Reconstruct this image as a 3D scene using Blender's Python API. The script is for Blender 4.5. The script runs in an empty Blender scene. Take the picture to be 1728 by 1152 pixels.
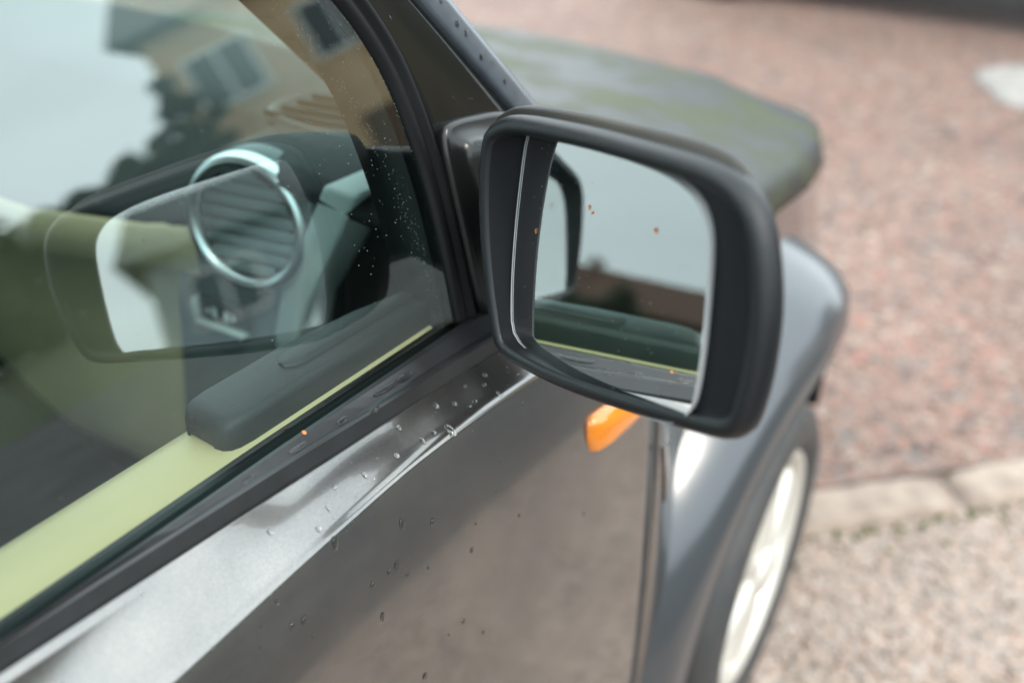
import bpy, bmesh, math, random
from mathutils import Vector, Matrix
R = math.radians
random.seed(7)
sc = bpy.context.scene
col = sc.collection

# ------------------------------------------------------------------ camera, sky, sun, exposure
cam_d = bpy.data.cameras.new('camera'); cam = bpy.data.objects.new('camera', cam_d); col.objects.link(cam)
YAW, PITCH, ROLL = R(36.234), R(31.205), R(.884)
fh = Vector((math.cos(YAW), math.sin(YAW), 0))
fw = fh * math.cos(PITCH) - Vector((0, 0, 1)) * math.sin(PITCH)
rt = Vector((math.sin(YAW), -math.cos(YAW), 0)); up = rt.cross(fw)
rt2 = rt * math.cos(ROLL) + up * math.sin(ROLL); up2 = up * math.cos(ROLL) - rt * math.sin(ROLL)
cam.matrix_world = Matrix(((rt2.x, up2.x, -fw.x, 0), (rt2.y, up2.y, -fw.y, -1.237), (rt2.z, up2.z, -fw.z, 1.45), (0, 0, 0, 1)))
cam_d.sensor_width = 36; cam_d.lens = 36 * 1754 / 1728
cam_d.clip_start = .02; cam_d.clip_end = 600
cam_d.dof.use_dof = True; cam_d.dof.focus_distance = .77; cam_d.dof.aperture_fstop = 2.5; cam_d.dof.aperture_blades = 0
sc.camera = cam

SUN_EL, SUN_AZ = R(52), R(-115)          # high thin-cloud sun, behind and outboard of the car
world = bpy.data.worlds.new('World'); sc.world = world; world.use_nodes = True
wn, wl = world.node_tree.nodes, world.node_tree.links
bg = wn['Background']; bg.inputs['Strength'].default_value = .1
sky = wn.new('ShaderNodeTexSky'); sky.sky_type = 'NISHITA'; sky.sun_disc = False
sky.sun_elevation = SUN_EL; sky.sun_rotation = R(90) - SUN_AZ
tc = wn.new('ShaderNodeTexCoord'); mp = wn.new('ShaderNodeMapping'); mp.inputs['Scale'].default_value = (1, 1, 2.6)
no = wn.new('ShaderNodeTexNoise'); no.inputs['Scale'].default_value = 1.7; no.inputs['Detail'].default_value = 5; no.inputs['Roughness'].default_value = .5
cr = wn.new('ShaderNodeValToRGB'); cr.color_ramp.elements[0].position = .36; cr.color_ramp.elements[0].color = (.78, .78, .78, 1)
cr.color_ramp.elements[1].position = .62; cr.color_ramp.elements[1].color = (1, 1, 1, 1)
mx = wn.new('ShaderNodeMix'); mx.data_type = 'RGBA'
mx.inputs['B'].default_value = (30, 33.6, 35, 1)
wl.new(tc.outputs['Generated'], mp.inputs['Vector']); wl.new(mp.outputs[0], no.inputs['Vector'])
wl.new(no.outputs['Fac'], cr.inputs[0]); wl.new(cr.outputs[0], mx.inputs['Factor'])
wl.new(sky.outputs[0], mx.inputs['A']); wl.new(mx.outputs['Result'], bg.inputs['Color'])

sd = bpy.data.lights.new('sun', 'SUN'); sd.energy = 2.2; sd.angle = R(14); sd.color = (1, .92, .8)
sun = bpy.data.objects.new('sun', sd); col.objects.link(sun)
sdir = Vector((math.cos(SUN_EL) * math.cos(SUN_AZ), math.cos(SUN_EL) * math.sin(SUN_AZ), math.sin(SUN_EL)))
sun.rotation_euler = sdir.to_track_quat('Z', 'Y').to_euler()
vs = sc.view_settings; vs.view_transform = 'Standard'; vs.look = 'None'; vs.exposure = 0.12; vs.gamma = 1; vs.use_curve_mapping = False
try:
    sc.cycles.use_denoising = True; sc.cycles.max_bounces = 14; sc.cycles.transparent_max_bounces = 24; sc.cycles.caustics_reflective = False; sc.cycles.caustics_refractive = False
    sc.cycles.sample_clamp_indirect = 8
except Exception: pass

# ------------------------------------------------------------------ materials
MATS = {}
def mat(name, base, rough=.5, metal=0., coat=0., coat_rough=.03, spec=.5, var=None, vscale=20., bump=0., bscale=200., trans=0., ior=1.5, detail=4., lo=.35, hi=.65, var_rough=None):
    m = bpy.data.materials.new(name); m.use_nodes = True; MATS[name] = m
    nt = m.node_tree; n, l = nt.nodes, nt.links; b = n['Principled BSDF']
    b.inputs['Base Color'].default_value = (*base, 1); b.inputs['Roughness'].default_value = rough; b.inputs['Metallic'].default_value = metal
    b.inputs['Coat Weight'].default_value = coat; b.inputs['Coat Roughness'].default_value = coat_rough; b.inputs['Specular IOR Level'].default_value = spec
    b.inputs['Transmission Weight'].default_value = trans; b.inputs['IOR'].default_value = ior
    t = n.new('ShaderNodeTexCoord')
    if var:
        q = n.new('ShaderNodeTexNoise'); q.inputs['Scale'].default_value = vscale; q.inputs['Detail'].default_value = detail
        l.new(t.outputs['Object'], q.inputs['Vector'])
        r = n.new('ShaderNodeValToRGB'); r.color_ramp.elements[0].position = lo; r.color_ramp.elements[1].position = hi
        r.color_ramp.elements[0].color = (*base, 1); r.color_ramp.elements[1].color = (*var, 1)
        l.new(q.outputs['Fac'], r.inputs[0]); l.new(r.outputs[0], b.inputs['Base Color'])
        if var_rough is not None:
            mr = n.new('ShaderNodeMapRange'); mr.inputs['From Min'].default_value = lo; mr.inputs['From Max'].default_value = hi
            mr.inputs['To Min'].default_value = rough; mr.inputs['To Max'].default_value = var_rough
            l.new(q.outputs['Fac'], mr.inputs['Value']); l.new(mr.outputs[0], b.inputs['Roughness'])
    if bump:
        q2 = n.new('ShaderNodeTexNoise'); q2.inputs['Scale'].default_value = bscale; q2.inputs['Detail'].default_value = 3
        l.new(t.outputs['Object'], q2.inputs['Vector'])
        bp = n.new('ShaderNodeBump'); bp.inputs['Strength'].default_value = bump; bp.inputs['Distance'].default_value = .001
        l.new(q2.outputs['Fac'], bp.inputs['Height']); l.new(bp.outputs[0], b.inputs['Normal'])
    return m

# metallic paint: flake-perturbed metal under a clear coat, with thin road film
def paint():
    m = mat('grey_metallic_paint', (.17, .165, .16), .2, .9, coat=1., coat_rough=.02)
    n, l = m.node_tree.nodes, m.node_tree.links; b = n['Principled BSDF']
    t = n.new('ShaderNodeTexCoord')
    v = n.new('ShaderNodeTexVoronoi'); v.inputs['Scale'].default_value = 1400; l.new(t.outputs['Object'], v.inputs['Vector'])
    r = n.new('ShaderNodeValToRGB'); r.color_ramp.elements[0].color = (.185, .18, .176, 1); r.color_ramp.elements[1].color = (.22, .215, .21, 1)
    sepv = n.new('ShaderNodeSeparateColor'); l.new(v.outputs['Color'], sepv.inputs[0]); l.new(sepv.outputs[0], r.inputs[0])
    dn = n.new('ShaderNodeTexNoise'); dn.inputs['Scale'].default_value = 9; dn.inputs['Detail'].default_value = 7; dn.inputs['Roughness'].default_value = .6; l.new(t.outputs['Object'], dn.inputs['Vector'])
    dr = n.new('ShaderNodeValToRGB'); dr.color_ramp.elements[0].position = .36; dr.color_ramp.elements[1].position = .68
    dr.color_ramp.elements[0].color = (.78, .78, .79, 1); dr.color_ramp.elements[1].color = (1.12, 1.08, 1.02, 1); l.new(dn.outputs['Fac'], dr.inputs[0])
    dm = n.new('ShaderNodeMix'); dm.data_type = 'RGBA'; dm.blend_type = 'MULTIPLY'; dm.inputs['Factor'].default_value = 1
    l.new(r.outputs[0], dm.inputs['A']); l.new(dr.outputs[0], dm.inputs['B']); l.new(dm.outputs['Result'], b.inputs['Base Color'])
    q = n.new('ShaderNodeTexNoise'); q.inputs['Scale'].default_value = 7; q.inputs['Detail'].default_value = 6; l.new(t.outputs['Object'], q.inputs['Vector'])
    mr = n.new('ShaderNodeMapRange'); mr.inputs['From Min'].default_value = .4; mr.inputs['From Max'].default_value = .7; mr.inputs['To Min'].default_value = .02; mr.inputs['To Max'].default_value = .14
    l.new(q.outputs['Fac'], mr.inputs['Value']); l.new(mr.outputs[0], b.inputs['Coat Roughness'])
    return m
paint()
mat('hood_paint', (.018, .019, .0175), .45, .1, spec=.28, coat=.1, coat_rough=.25, var=(.046, .053, .024), vscale=8, detail=8, lo=.42, hi=.62, var_rough=.75, bump=.15, bscale=60)
mat('black_plastic', (.005, .0055, .006), .4, spec=.2, bump=.2, bscale=1500)
mat('housing_plastic', (.005, .006, .0078), .36, spec=.45, bump=.3, bscale=1800)
mat('shroud_plastic', (.007, .008, .0098), .5, spec=.16, bump=.3, bscale=1800)
mat('cap_plastic', (.012, .0118, .0095), .5, spec=.3, var=(.035, .028, .018), vscale=9, bump=.3, bscale=1500)
mat('rubber', (.006, .0065, .007), .5, spec=.25, bump=.2, bscale=400)
mat('trim_satin', (.018, .0187, .0205), .28, spec=.55, var=(.013, .013, .0135), vscale=40)
mat('gloss_black', (.006, .0068, .006), .22, spec=.2, coat=.1, coat_rough=.1, bump=.05, bscale=90)
mat('screen_strip', (.06, .07, .084), .3, spec=.8, var=(.075, .087, .1), vscale=60)
mat('flare_plastic', (.05, .055, .062), .32, .35, bump=.05, bscale=700, coat=.6, coat_rough=.16)
mat('foot_plastic', (.007, .007, .0072), .3, .1, spec=.35, coat=.3, coat_rough=.2)
mat('lime', (.58, .43, .225), .5, bump=.4, bscale=900, var=(.62, .46, .245), vscale=8)
mat('lime_dash', (.66, .55, .33), .55, bump=.3, bscale=700, var=(.58, .49, .29), vscale=4)
mat('soft_dark', (.007, .0085, .0085), .6, spec=.25, bump=.6, bscale=1100)
mat('cap_grey', (.012, .0135, .013), .42, spec=.5, bump=.6, bscale=1300)
mat('dash_grey', (.12, .15, .147), .5, bump=.4, bscale=900)
mat('dash_pale', (.42, .47, .45), .45, bump=.3, bscale=900)
mat('dull_trim', (.3, .31, .32), .45, .6)
mat('chrome_satin', (.66, .69, .69), .34, 1.)
mat('vent_dark', (.03, .034, .036), .5)
mat('seat_fabric', (.014, .016, .016), .9, var=(.025, .027, .026), vscale=60, bump=.8, bscale=500)
mat('mirror_silver', (.9, .92, .91), .0, 1.)
mat('glass_edge', (.32, .33, .33), .3)
mat('tyre', (.03, .031, .034), .6, bump=.3, bscale=200, var=(.05, .047, .044), vscale=12)
mat('silver_wheel', (.58, .55, .50), .35, .35, coat=.4)
mat('amber', (.95, .28, .012), .08, trans=.35, ior=1.5, coat=1.)
mat('amber_core', (1.0, .5, .05), .3)
mat('white_print', (.8, .82, .8), .5)
mat('water', (1, 1, 1), .0, trans=1., ior=1.33)
mat('speck', (.26, .28, .27), .3)
mat('orange_leaf', (.62, .24, .07), .6, var=(.4, .13, .03), vscale=300)
mat('wall_tan', (.60, .41, .24), .85, var=(.66, .46, .28), vscale=3, bump=.5, bscale=30)
mat('wall_brown', (.13, .075, .045), .85, var=(.18, .11, .065), vscale=3, bump=.5, bscale=30)
mat('roof_slate', (.05, .055, .06), .7, var=(.07, .07, .07), vscale=8)
mat('roof_tile', (.13, .06, .038), .8, var=(.09, .045, .03), vscale=8)
mat('white_frame', (.75, .75, .72), .5)
mat('dark_pane', (.02, .025, .03), .05)
mat('door_wood', (.12, .07, .04), .5)
mat('bark', (.06, .045, .03), .9, var=(.1, .08, .06), vscale=20, bump=1, bscale=40)
mat('leaf_dark', (.025, .045, .018), .6, var=(.05, .07, .02), vscale=2)
mat('leaf_mid', (.055, .065, .025), .6, var=(.09, .10, .03), vscale=2)
mat('leaf_autumn', (.14, .09, .025), .6, var=(.09, .09, .025), vscale=2)
mat('stone', (.20, .152, .122), .75, var=(.31, .245, .20), vscale=18, bump=1.5, bscale=60)
mat('pale_stone', (.205, .188, .175), .9, var=(.28, .262, .245), vscale=20, bump=1, bscale=50)
mat('asphalt', (.035, .034, .033), .8, var=(.065, .062, .06), vscale=2.5, bump=1, bscale=120)
mat('grass', (.03, .045, .015), .9, var=(.06, .07, .025), vscale=1.5, bump=1, bscale=40)
mat('wall_grey', (.26, .30, .33), .85, var=(.31, .35, .38), vscale=3)
mat('door_card', (.012, .014, .0135), .8, bump=.5, bscale=600)
mat('black_paint', (.012, .012, .013), .2, .2, coat=1)

def glass_mat(name, tint, f0, power=5.):
    m = bpy.data.materials.new(name); m.use_nodes = True; MATS[name] = m
    n, l = m.node_tree.nodes, m.node_tree.links; n.remove(n['Principled BSDF'])
    o = n['Material Output']; tr = n.new('ShaderNodeBsdfTransparent'); tr.inputs[0].default_value = (*tint, 1)
    gl = n.new('ShaderNodeBsdfGlossy'); gl.inputs['Roughness'].default_value = .0; gl.inputs['Color'].default_value = (.93, 1, .98, 1)
    lw = n.new('ShaderNodeLayerWeight'); lw.inputs['Blend'].default_value = .5
    pw = n.new('ShaderNodeMath'); pw.operation = 'POWER'; pw.inputs[1].default_value = power
    ma = n.new('ShaderNodeMath'); ma.operation = 'MULTIPLY_ADD'; ma.inputs[1].default_value = 1 - f0; ma.inputs[2].default_value = f0
    mi = n.new('ShaderNodeMixShader')
    l.new(lw.outputs['Facing'], pw.inputs[0]); l.new(pw.outputs[0], ma.inputs[0]); l.new(ma.outputs[0], mi.inputs[0])
    l.new(tr.outputs[0], mi.inputs[1]); l.new(gl.outputs[0], mi.inputs[2]); l.new(mi.outputs[0], o.inputs['Surface'])
    return m
glass_mat('window_glass', (.73, .88, .86), .175)
glass_mat('screen_glass', (.80, .92, .88), .08)

def gravel_mat(name, ramp, scale, tone_lo, tone_hi, fine):
    m = mat(name, ramp[0][1], .75)
    n, l = m.node_tree.nodes, m.node_tree.links; b = n['Principled BSDF']
    t = n.new('ShaderNodeTexCoord')
    def vor(s):
        v = n.new('ShaderNodeTexVoronoi'); v.inputs['Scale'].default_value = s; l.new(t.outputs['Object'], v.inputs['Vector']); return v
    v1, v2 = vor(scale), vor(fine)
    def rnd(v):
        s = n.new('ShaderNodeSeparateColor'); l.new(v.outputs['Color'], s.inputs[0])
        r = n.new('ShaderNodeValToRGB'); e = r.color_ramp.elements
        while len(e) < len(ramp): e.new(.5)
        for k, (p, c) in enumerate(ramp): e[k].position = p; e[k].color = (*c, 1)
        r.color_ramp.interpolation = 'CONSTANT'
        l.new(s.outputs[0], r.inputs[0]); return r
    r1, r2 = rnd(v1), rnd(v2)
    sel = n.new('ShaderNodeTexNoise'); sel.inputs['Scale'].default_value = 25; l.new(t.outputs['Object'], sel.inputs['Vector'])
    st = n.new('ShaderNodeMath'); st.operation = 'GREATER_THAN'; st.inputs[1].default_value = .5; l.new(sel.outputs['Fac'], st.inputs[0])
    m1 = n.new('ShaderNodeMix'); m1.data_type = 'RGBA'; l.new(st.outputs[0], m1.inputs['Factor']); l.new(r1.outputs[0], m1.inputs['A']); l.new(r2.outputs[0], m1.inputs['B'])
    big = n.new('ShaderNodeTexNoise'); big.inputs['Scale'].default_value = 1.1; big.inputs['Detail'].default_value = 5; l.new(t.outputs['Object'], big.inputs['Vector'])
    rb = n.new('ShaderNodeValToRGB'); rb.color_ramp.elements[0].position = .3; rb.color_ramp.elements[1].position = .7
    rb.color_ramp.elements[0].color = (*tone_lo, 1); rb.color_ramp.elements[1].color = (*tone_hi, 1); l.new(big.outputs['Fac'], rb.inputs[0])
    m2 = n.new('ShaderNodeMix'); m2.data_type = 'RGBA'; m2.blend_type = 'MULTIPLY'; m2.inputs['Factor'].default_value = 1
    l.new(m1.outputs['Result'], m2.inputs['A']); l.new(rb.outputs[0], m2.inputs['B']); l.new(m2.outputs['Result'], b.inputs['Base Color'])
    bp = n.new('ShaderNodeBump'); bp.inputs['Strength'].default_value = .7; bp.inputs['Distance'].default_value = .006; bp.invert = True
    l.new(v1.outputs['Distance'], bp.inputs['Height']); l.new(bp.outputs[0], b.inputs['Normal'])
    return m
gravel_mat('red_gravel', [(0, (0.098, 0.066, 0.056)), (.16, (0.164, 0.105, 0.086)), (.4, (0.200, 0.137, 0.113)), (.6, (0.218, 0.110, 0.088)), (.72, (0.134, 0.116, 0.109)), (.86, (0.255, 0.205, 0.176)), (.96, (0.060, 0.049, 0.046))], 30, (.85, .80, .77), (1.12, 1.05, 1.0), 130)
gravel_mat('beige_gravel', [(0, (0.178, 0.146, 0.128)), (.2, (0.275, 0.219, 0.187)), (.45, (0.324, 0.253, 0.217)), (.65, (0.308, 0.215, 0.172)), (.78, (0.244, 0.223, 0.214)), (.88, (0.406, 0.346, 0.312)), (.97, (0.131, 0.107, 0.094))], 95, (.85, .82, .78), (1.08, 1.05, 1.02), 210)

# ------------------------------------------------------------------ helpers
def link(name, me, m=None, parent=None, smooth=True):
    o = bpy.data.objects.new(name, me); col.objects.link(o)
    if m and not me.materials: me.materials.append(MATS[m])
    if parent: o.parent = parent
    if smooth:
        for p in me.polygons: p.use_smooth = True
    return o
def pyd(name, v, f, m, parent=None, smooth=True):
    me = bpy.data.meshes.new(name); me.from_pydata([tuple(a) for a in v], [], f); me.update()
    return link(name, me, m, parent, smooth)
def grid(name, rows, m, parent=None, closed=False, thick=0., sub=0, cap=False, offset=0., smooth=True):
    nr, nc = len(rows), len(rows[0]); v = [p for r in rows for p in r]; f = []
    for i in range(nr - 1):
        for j in range(nc if closed else nc - 1):
            k = (j + 1) % nc
            f.append((i * nc + j, i * nc + k, (i + 1) * nc + k, (i + 1) * nc + j))
    if cap:
        f.append(tuple(range(nc))[::-1]); f.append(tuple((nr - 1) * nc + j for j in range(nc)))
    o = pyd(name, v, f, m, parent, smooth)
    bm = bmesh.new(); bm.from_mesh(o.data); bmesh.ops.recalc_face_normals(bm, faces=bm.faces); bm.to_mesh(o.data); bm.free()
    if thick:
        s = o.modifiers.new('solid', 'SOLIDIFY'); s.thickness = thick; s.offset = offset
    if sub:
        s = o.modifiers.new('sub', 'SUBSURF'); s.levels = sub; s.render_levels = sub
    return o
def box_bm(bm, c, s, rot=None):
    r = bmesh.ops.create_cube(bm, size=1.0)['verts']
    for v in r:
        p = Vector((v.co.x * s[0], v.co.y * s[1], v.co.z * s[2]))
        if rot: p = rot @ p
        v.co = p + Vector(c)
    return r
def box(name, c, s, m, parent=None, bevel=.0, seg=3, rot=None, smooth=False):
    bm = bmesh.new(); box_bm(bm, c, s, rot)
    if bevel: bmesh.ops.bevel(bm, geom=bm.edges[:], offset=bevel, segments=seg, profile=.6, affect='EDGES')
    me = bpy.data.meshes.new(name); bm.to_mesh(me); bm.free()
    return link(name, me, m, parent, smooth or bool(bevel))
def lathe(name, prof, m, parent=None, n=64, axis='Y', centre=(0, 0, 0)):
    rows = []
    for r, a in prof:
        row = []
        for k in range(n):
            t = 2 * math.pi * k / n
            if axis == 'Y': p = (r * math.cos(t), a, r * math.sin(t))
            else: p = (a, r * math.cos(t), r * math.sin(t))
            row.append(Vector(p) + Vector(centre))
        rows.append(row)
    return grid(name, rows, m, parent, closed=True)
def prism(name, poly, a0, a1, m, parent=None, plane='YZ', bevel=0., seg=3):
    bm = bmesh.new()
    def P(p, a): return (a, p[0], p[1]) if plane == 'YZ' else ((p[0], a, p[1]) if plane == 'XZ' else (p[0], p[1], a))
    A = [bm.verts.new(P(p, a0)) for p in poly]; B = [bm.verts.new(P(p, a1)) for p in poly]; n = len(poly)
    bm.faces.new(A); bm.faces.new(B[::-1])
    for i in range(n): bm.faces.new((A[i], B[i], B[(i + 1) % n], A[(i + 1) % n]))
    bmesh.ops.recalc_face_normals(bm, faces=bm.faces)
    if bevel: bmesh.ops.bevel(bm, geom=bm.edges[:], offset=bevel, segments=seg, profile=.6, affect='EDGES')
    me = bpy.data.meshes.new(name); bm.to_mesh(me); bm.free()
    return link(name, me, m, parent, bool(bevel))
def empty(name, loc=(0, 0, 0), rz=0, label=None, cat=None, group=None):
    o = bpy.data.objects.new(name, None); col.objects.link(o); o.location = loc; o.rotation_euler.z = rz; o.empty_display_size = .1
    if label: o['label'] = label; o['category'] = cat
    if group: o['group'] = group
    return o
def tag(o, label, cat, group=None):
    o['label'] = label; o['category'] = cat
    if group: o['group'] = group
    return o
def interp(tab, t):
    if t <= tab[0][0]: return tab[0][1]
    for (a, b), (c, d) in zip(tab, tab[1:]):
        if t <= c:
            return b + (d - b) * (t - a) / (c - a)
    return tab[-1][1]
def catmull(pts, n, closed=False):
    out = []; L = len(pts); segs = L if closed else L - 1
    for i in range(segs):
        g = (lambda k: Vector(pts[k % L])) if closed else (lambda k: Vector(pts[min(max(k, 0), L - 1)]))
        p0, p1, p2, p3 = g(i - 1), g(i), g(i + 1), g(i + 2)
        for k in range(n):
            t = k / n
            out.append(.5 * (2 * p1 + (p2 - p0) * t + (2 * p0 - 5 * p1 + 4 * p2 - p3) * t * t + (3 * p1 - p0 - 3 * p2 + p3) * t ** 3))
    if not closed: out.append(Vector(pts[-1]))
    return out
def mirrored(o, parent):
    me = o.data.copy()
    for v in me.vertices: v.co.y *= -1
    me.flip_normals()
    c = bpy.data.objects.new(o.name.split('.')[0], me); col.objects.link(c); c.parent = parent
    for md in o.modifiers:
        q = c.modifiers.new(md.name, md.type)
        if md.type == 'SOLIDIFY': q.thickness = md.thickness; q.offset = md.offset
        if md.type == 'SUBSURF': q.levels = md.levels; q.render_levels = md.render_levels
    return c

# ------------------------------------------------------------------ ground
def kerb_off(x, y): return ((x - 1.715) * .646 + (y + .792) * .763)   # signed distance from the kerb line, + beyond the kerb
g = pyd('ground', [(-300, -300, -.004), (300, -300, -.004), (300, 300, -.004), (-300, 300, -.004)], [(0, 1, 2, 3)], 'beige_gravel', None, False); g['kind'] = 'structure'
kd = Vector((.763, -.646, 0)); kn = Vector((.646, .763, 0)); k0 = Vector((1.715, -.792, 0))
yard = pyd('gravel_yard', [tuple(k0 + kd * a + kn * b + Vector((0, 0, .02))) for a, b in ((-80, .10), (80, .13), (80, 160), (-80, 160))], [(0, 1, 2, 3)], 'red_gravel', None, False); yard['kind'] = 'structure'
road = pyd('road', [(-250, -9, 0), (250, -9, 0), (250, -1.75, 0), (-250, -1.75, 0)], [(0, 1, 2, 3)], 'asphalt', None, False); road['kind'] = 'structure'
lawn = pyd('lawn', [(-250, -260, .004), (250, -260, .004), (250, -9.05, .004), (-250, -9.05, .004)], [(0, 1, 2, 3)], 'grass', None, False); lawn['kind'] = 'structure'
kerb = bpy.data.objects.new('kerb', None); col.objects.link(kerb); kerb['kind'] = 'structure'
tj = (Vector((1.983, -.99, 0)) - k0).dot(kd)
for i, (a, b) in enumerate(((tj - 1.05, tj - .007), (tj + .007, tj + 1.1), (tj + 1.115, tj + 2.2), (tj - 2.1, tj - 1.065))):
    bm = bmesh.new(); box_bm(bm, (0, 0, 0), (b - a, .12, .26))
    bmesh.ops.subdivide_edges(bm, edges=bm.edges[:], cuts=5, use_grid_fill=True)
    for v in bm.verts:
        v.co += Vector((random.uniform(-.004, .004), random.uniform(-.006, .006), random.uniform(-.003, .003)))
        if v.co.z > .12 and v.co.y < -.06: v.co.y += .018; v.co.z -= .012
    me = bpy.data.meshes.new('kerb_stone'); bm.to_mesh(me); bm.free()
    o = link('kerb_stone', me, 'stone', kerb)
    s = o.modifiers.new('sub', 'SUBSURF'); s.levels = 1; s.render_levels = 1
    o.location = k0 + kd * ((a + b) / 2) + kn * .055 + Vector((0, 0, -.106 + .003 * i)); o.rotation_euler.z = math.atan2(kd.y, kd.x)

def pebbles(name, n, spots, m, label, seed):
    rnd = random.Random(seed); V, Fc = [], []
    ico = [Vector(p).normalized() for p in ((1, 0, 0), (-1, 0, 0), (0, 1, 0), (0, -1, 0), (0, 0, 1), (0, 0, -1))]
    fc = [(0, 2, 4), (2, 1, 4), (1, 3, 4), (3, 0, 4), (2, 0, 5), (1, 2, 5), (3, 1, 5), (0, 3, 5)]
    for _ in range(n):
        x, y, z = spots(rnd)
        s = rnd.uniform(.004, .011); rot = Matrix.Rotation(rnd.uniform(0, 6.3), 3, 'Z') @ Matrix.Rotation(rnd.uniform(-.5, .5), 3, 'X')
        sc_ = Vector((s * rnd.uniform(.8, 1.4), s, s * rnd.uniform(.45, .8))); b = len(V)
        for p in ico: V.append(rot @ Vector((p.x * sc_.x, p.y * sc_.y, p.z * sc_.z)) + Vector((x, y, z)))
        Fc += [tuple(b + k for k in q) for q in fc]
    o = pyd(name, V, Fc, m, None, True); o['kind'] = 'stuff'; tag(o, label, 'moss' if 'moss' in name else 'gravel'); return o
def far_spot(r):
    while True:
        x = 1.5 + 4.5 * r.random() ** 1.4; y = r.uniform(-2.4, 1.2)
        if kerb_off(x, y) > .13: return x, y, .021
def near_spot(r):
    while True:
        x = r.uniform(.9, 3.2); y = r.uniform(-2.6, -.7)
        if kerb_off(x, y) < -.03: return x, y, -.003
pebbles('loose_pebbles', 7000, far_spot, 'red_gravel', 'loose reddish pebbles strewn over the gravel yard', 3)
def moss_spot(r):
    a = r.uniform(-.3, 1.6); b = -.012 + r.gauss(0, .012) if r.random() < .75 else r.uniform(-.10, 0)
    p = k0 + kd * a + kn * b
    return p.x, p.y, -.002
pebbles('moss_tufts', 170, moss_spot, 'leaf_mid', 'sparse green moss growing along the foot of the kerb', 9)
pebbles('fine_pebbles', 5000, near_spot, 'beige_gravel', 'fine beige pebbles on the ground before the kerb', 4)

# ------------------------------------------------------------------ the car
car = empty('parked_car', (0, 0, 0), 0, 'grey metallic small car with lime green interior, its side mirror in focus', 'car')
def P(t): o = empty(t); o.parent = car; return o

def ysurf(x, z): return -.7352 + .2586 * (z - 1.11) + .18 * (z - 1.11) ** 2 + .077 * (x - .4)
def nsurf(x, z):
    return Vector((.077, -1, .2586 + .36 * (z - 1.11))).normalized()
def S(x, z, off=0.): return Vector((x, ysurf(x, z), z)) + nsurf(x, z) * off

ZT = [(-1.3, 1.01), (.151, 1.0035), (.368, .999), (.576, .991), (.8, .981)]
ZC = [(-1.3, .89), (-.3, .895), (0, .916), (.223, .948), (.331, .965), (.45, .9805), (.583, .978), (.7, .966), (.8, .955)]
def door_prof(x):
    zt = interp(ZT, x); zc = (interp(ZC, x - .04) + interp(ZC, x) * 2 + interp(ZC, x + .04)) / 4
    p = [(-.764, zt + .002), (-.783, zt)]
    for t in (.2, .4, .6, .8, .93): p.append((-.783 - .036 * t + .0035 * math.sin(math.pi * t), zt + (zc - zt) * t))
    p += [(-.8205, zc - .0015), (-.8225, zc - .006), (-.8245, zc - .014), (-.828, zc - .03), (-.832, zc - .055)]
    zb = zc - .055
    for t, y in ((.12, -.8365), (.25, -.8415), (.4, -.8455), (.55, -.847), (.7, -.846), (.85, -.838), (.95, -.826), (1, -.80)): p.append((y, zb + (.21 - zb) * t))
    return p
def lin(a, b, n): return [a + (b - a) * k / (n - 1) for k in range(n)]
def side_rows(xs, prof): return [[(x, y, z) for y, z in prof(x)] for x in xs]
def cut_arch(o, cx, cz, r):
    bm = bmesh.new(); bm.from_mesh(o.data)
    dl = [f for f in bm.faces if (f.calc_center_median().x - cx) ** 2 + (f.calc_center_median().z - cz) ** 2 < r * r]
    bmesh.ops.delete(bm, geom=dl, context='FACES'); bm.to_mesh(o.data); bm.free()

door = grid('door', side_rows(lin(-.42, .797, 90), door_prof), 'grey_metallic_paint', car, thick=.012, offset=-1)
quarter = grid('quarter_panel', side_rows(lin(-1.28, -.425, 50), door_prof), 'grey_metallic_paint', car, thick=.012, offset=-1)
cut_arch(quarter, -.78, .29, .41)
mirrored(door, car); mirrored(quarter, car)

# front fender
YS = [(.8, -.8465), (1.0, -.833), (1.25, -.80), (1.5, -.755), (1.7, -.705), (1.82, -.655), (1.885, -.595)]
YH = [(.8, -.735), (1.0, -.728), (1.271, -.708), (1.5, -.678), (1.7, -.628), (1.837, -.573), (1.885, -.54)]
ZH = [(.8, .958), (1.0, .935), (1.271, .898), (1.5, .862), (1.7, .828), (1.837, .803), (1.885, .79)]
def fender_prof(x):
    ys, yh, zh = interp(YS, x), interp(YH, x), interp(ZH, x)
    k = max(0, min(1, (x - .803) / .16)); k = k * k * (3 - 2 * k)
    n = 22; out = []
    d = door_prof(.797)[7:]
    for i in range(n):
        t = i / (n - 1)
        z = (zh - .032) + (.21 - zh + .032) * t
        u = min(1, t / .72); y = (yh - .019) + (ys - yh + .019) * (1 - (1 - u) ** 1.15)
        if t > .75: y += .05 * ((t - .75) / .25) ** 2
        zi = d[0][1] + (.21 - d[0][1]) * t
        yd = d[-1][0]
        for (a, b), (c, e) in zip(d, d[1:]):
            if e <= zi <= b: yd = a + (c - a) * (b - zi) / max(1e-6, b - e); break
        out.append((yd + (y - yd) * k, zi + (z - zi) * k))
    return out
WX, WZ = 1.255, .29
fx = lin(.8035, 1.82, 80) + [1.84, 1.86, 1.875, 1.885]
fender = grid('fender', side_rows(fx, fender_prof), 'grey_metallic_paint', car, thick=.01, offset=-1)
cut_arch(fender, WX, WZ, .415)
mirrored(fender, car)
# fender top ledge between door and hood
led = []
for x in fx:
    yh, zh = interp(YH, x), interp(ZH, x); p = fender_prof(x)[0]
    led.append([(x, p[0], p[1]), (x, (p[0] + yh) / 2 + .006, (p[1] + zh) / 2 - .012), (x, yh + .012, zh - .03), (x, yh + .03, zh - .05)])
ledge = grid('fender_top', led, 'grey_metallic_paint', car); mirrored(ledge, car)

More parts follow.
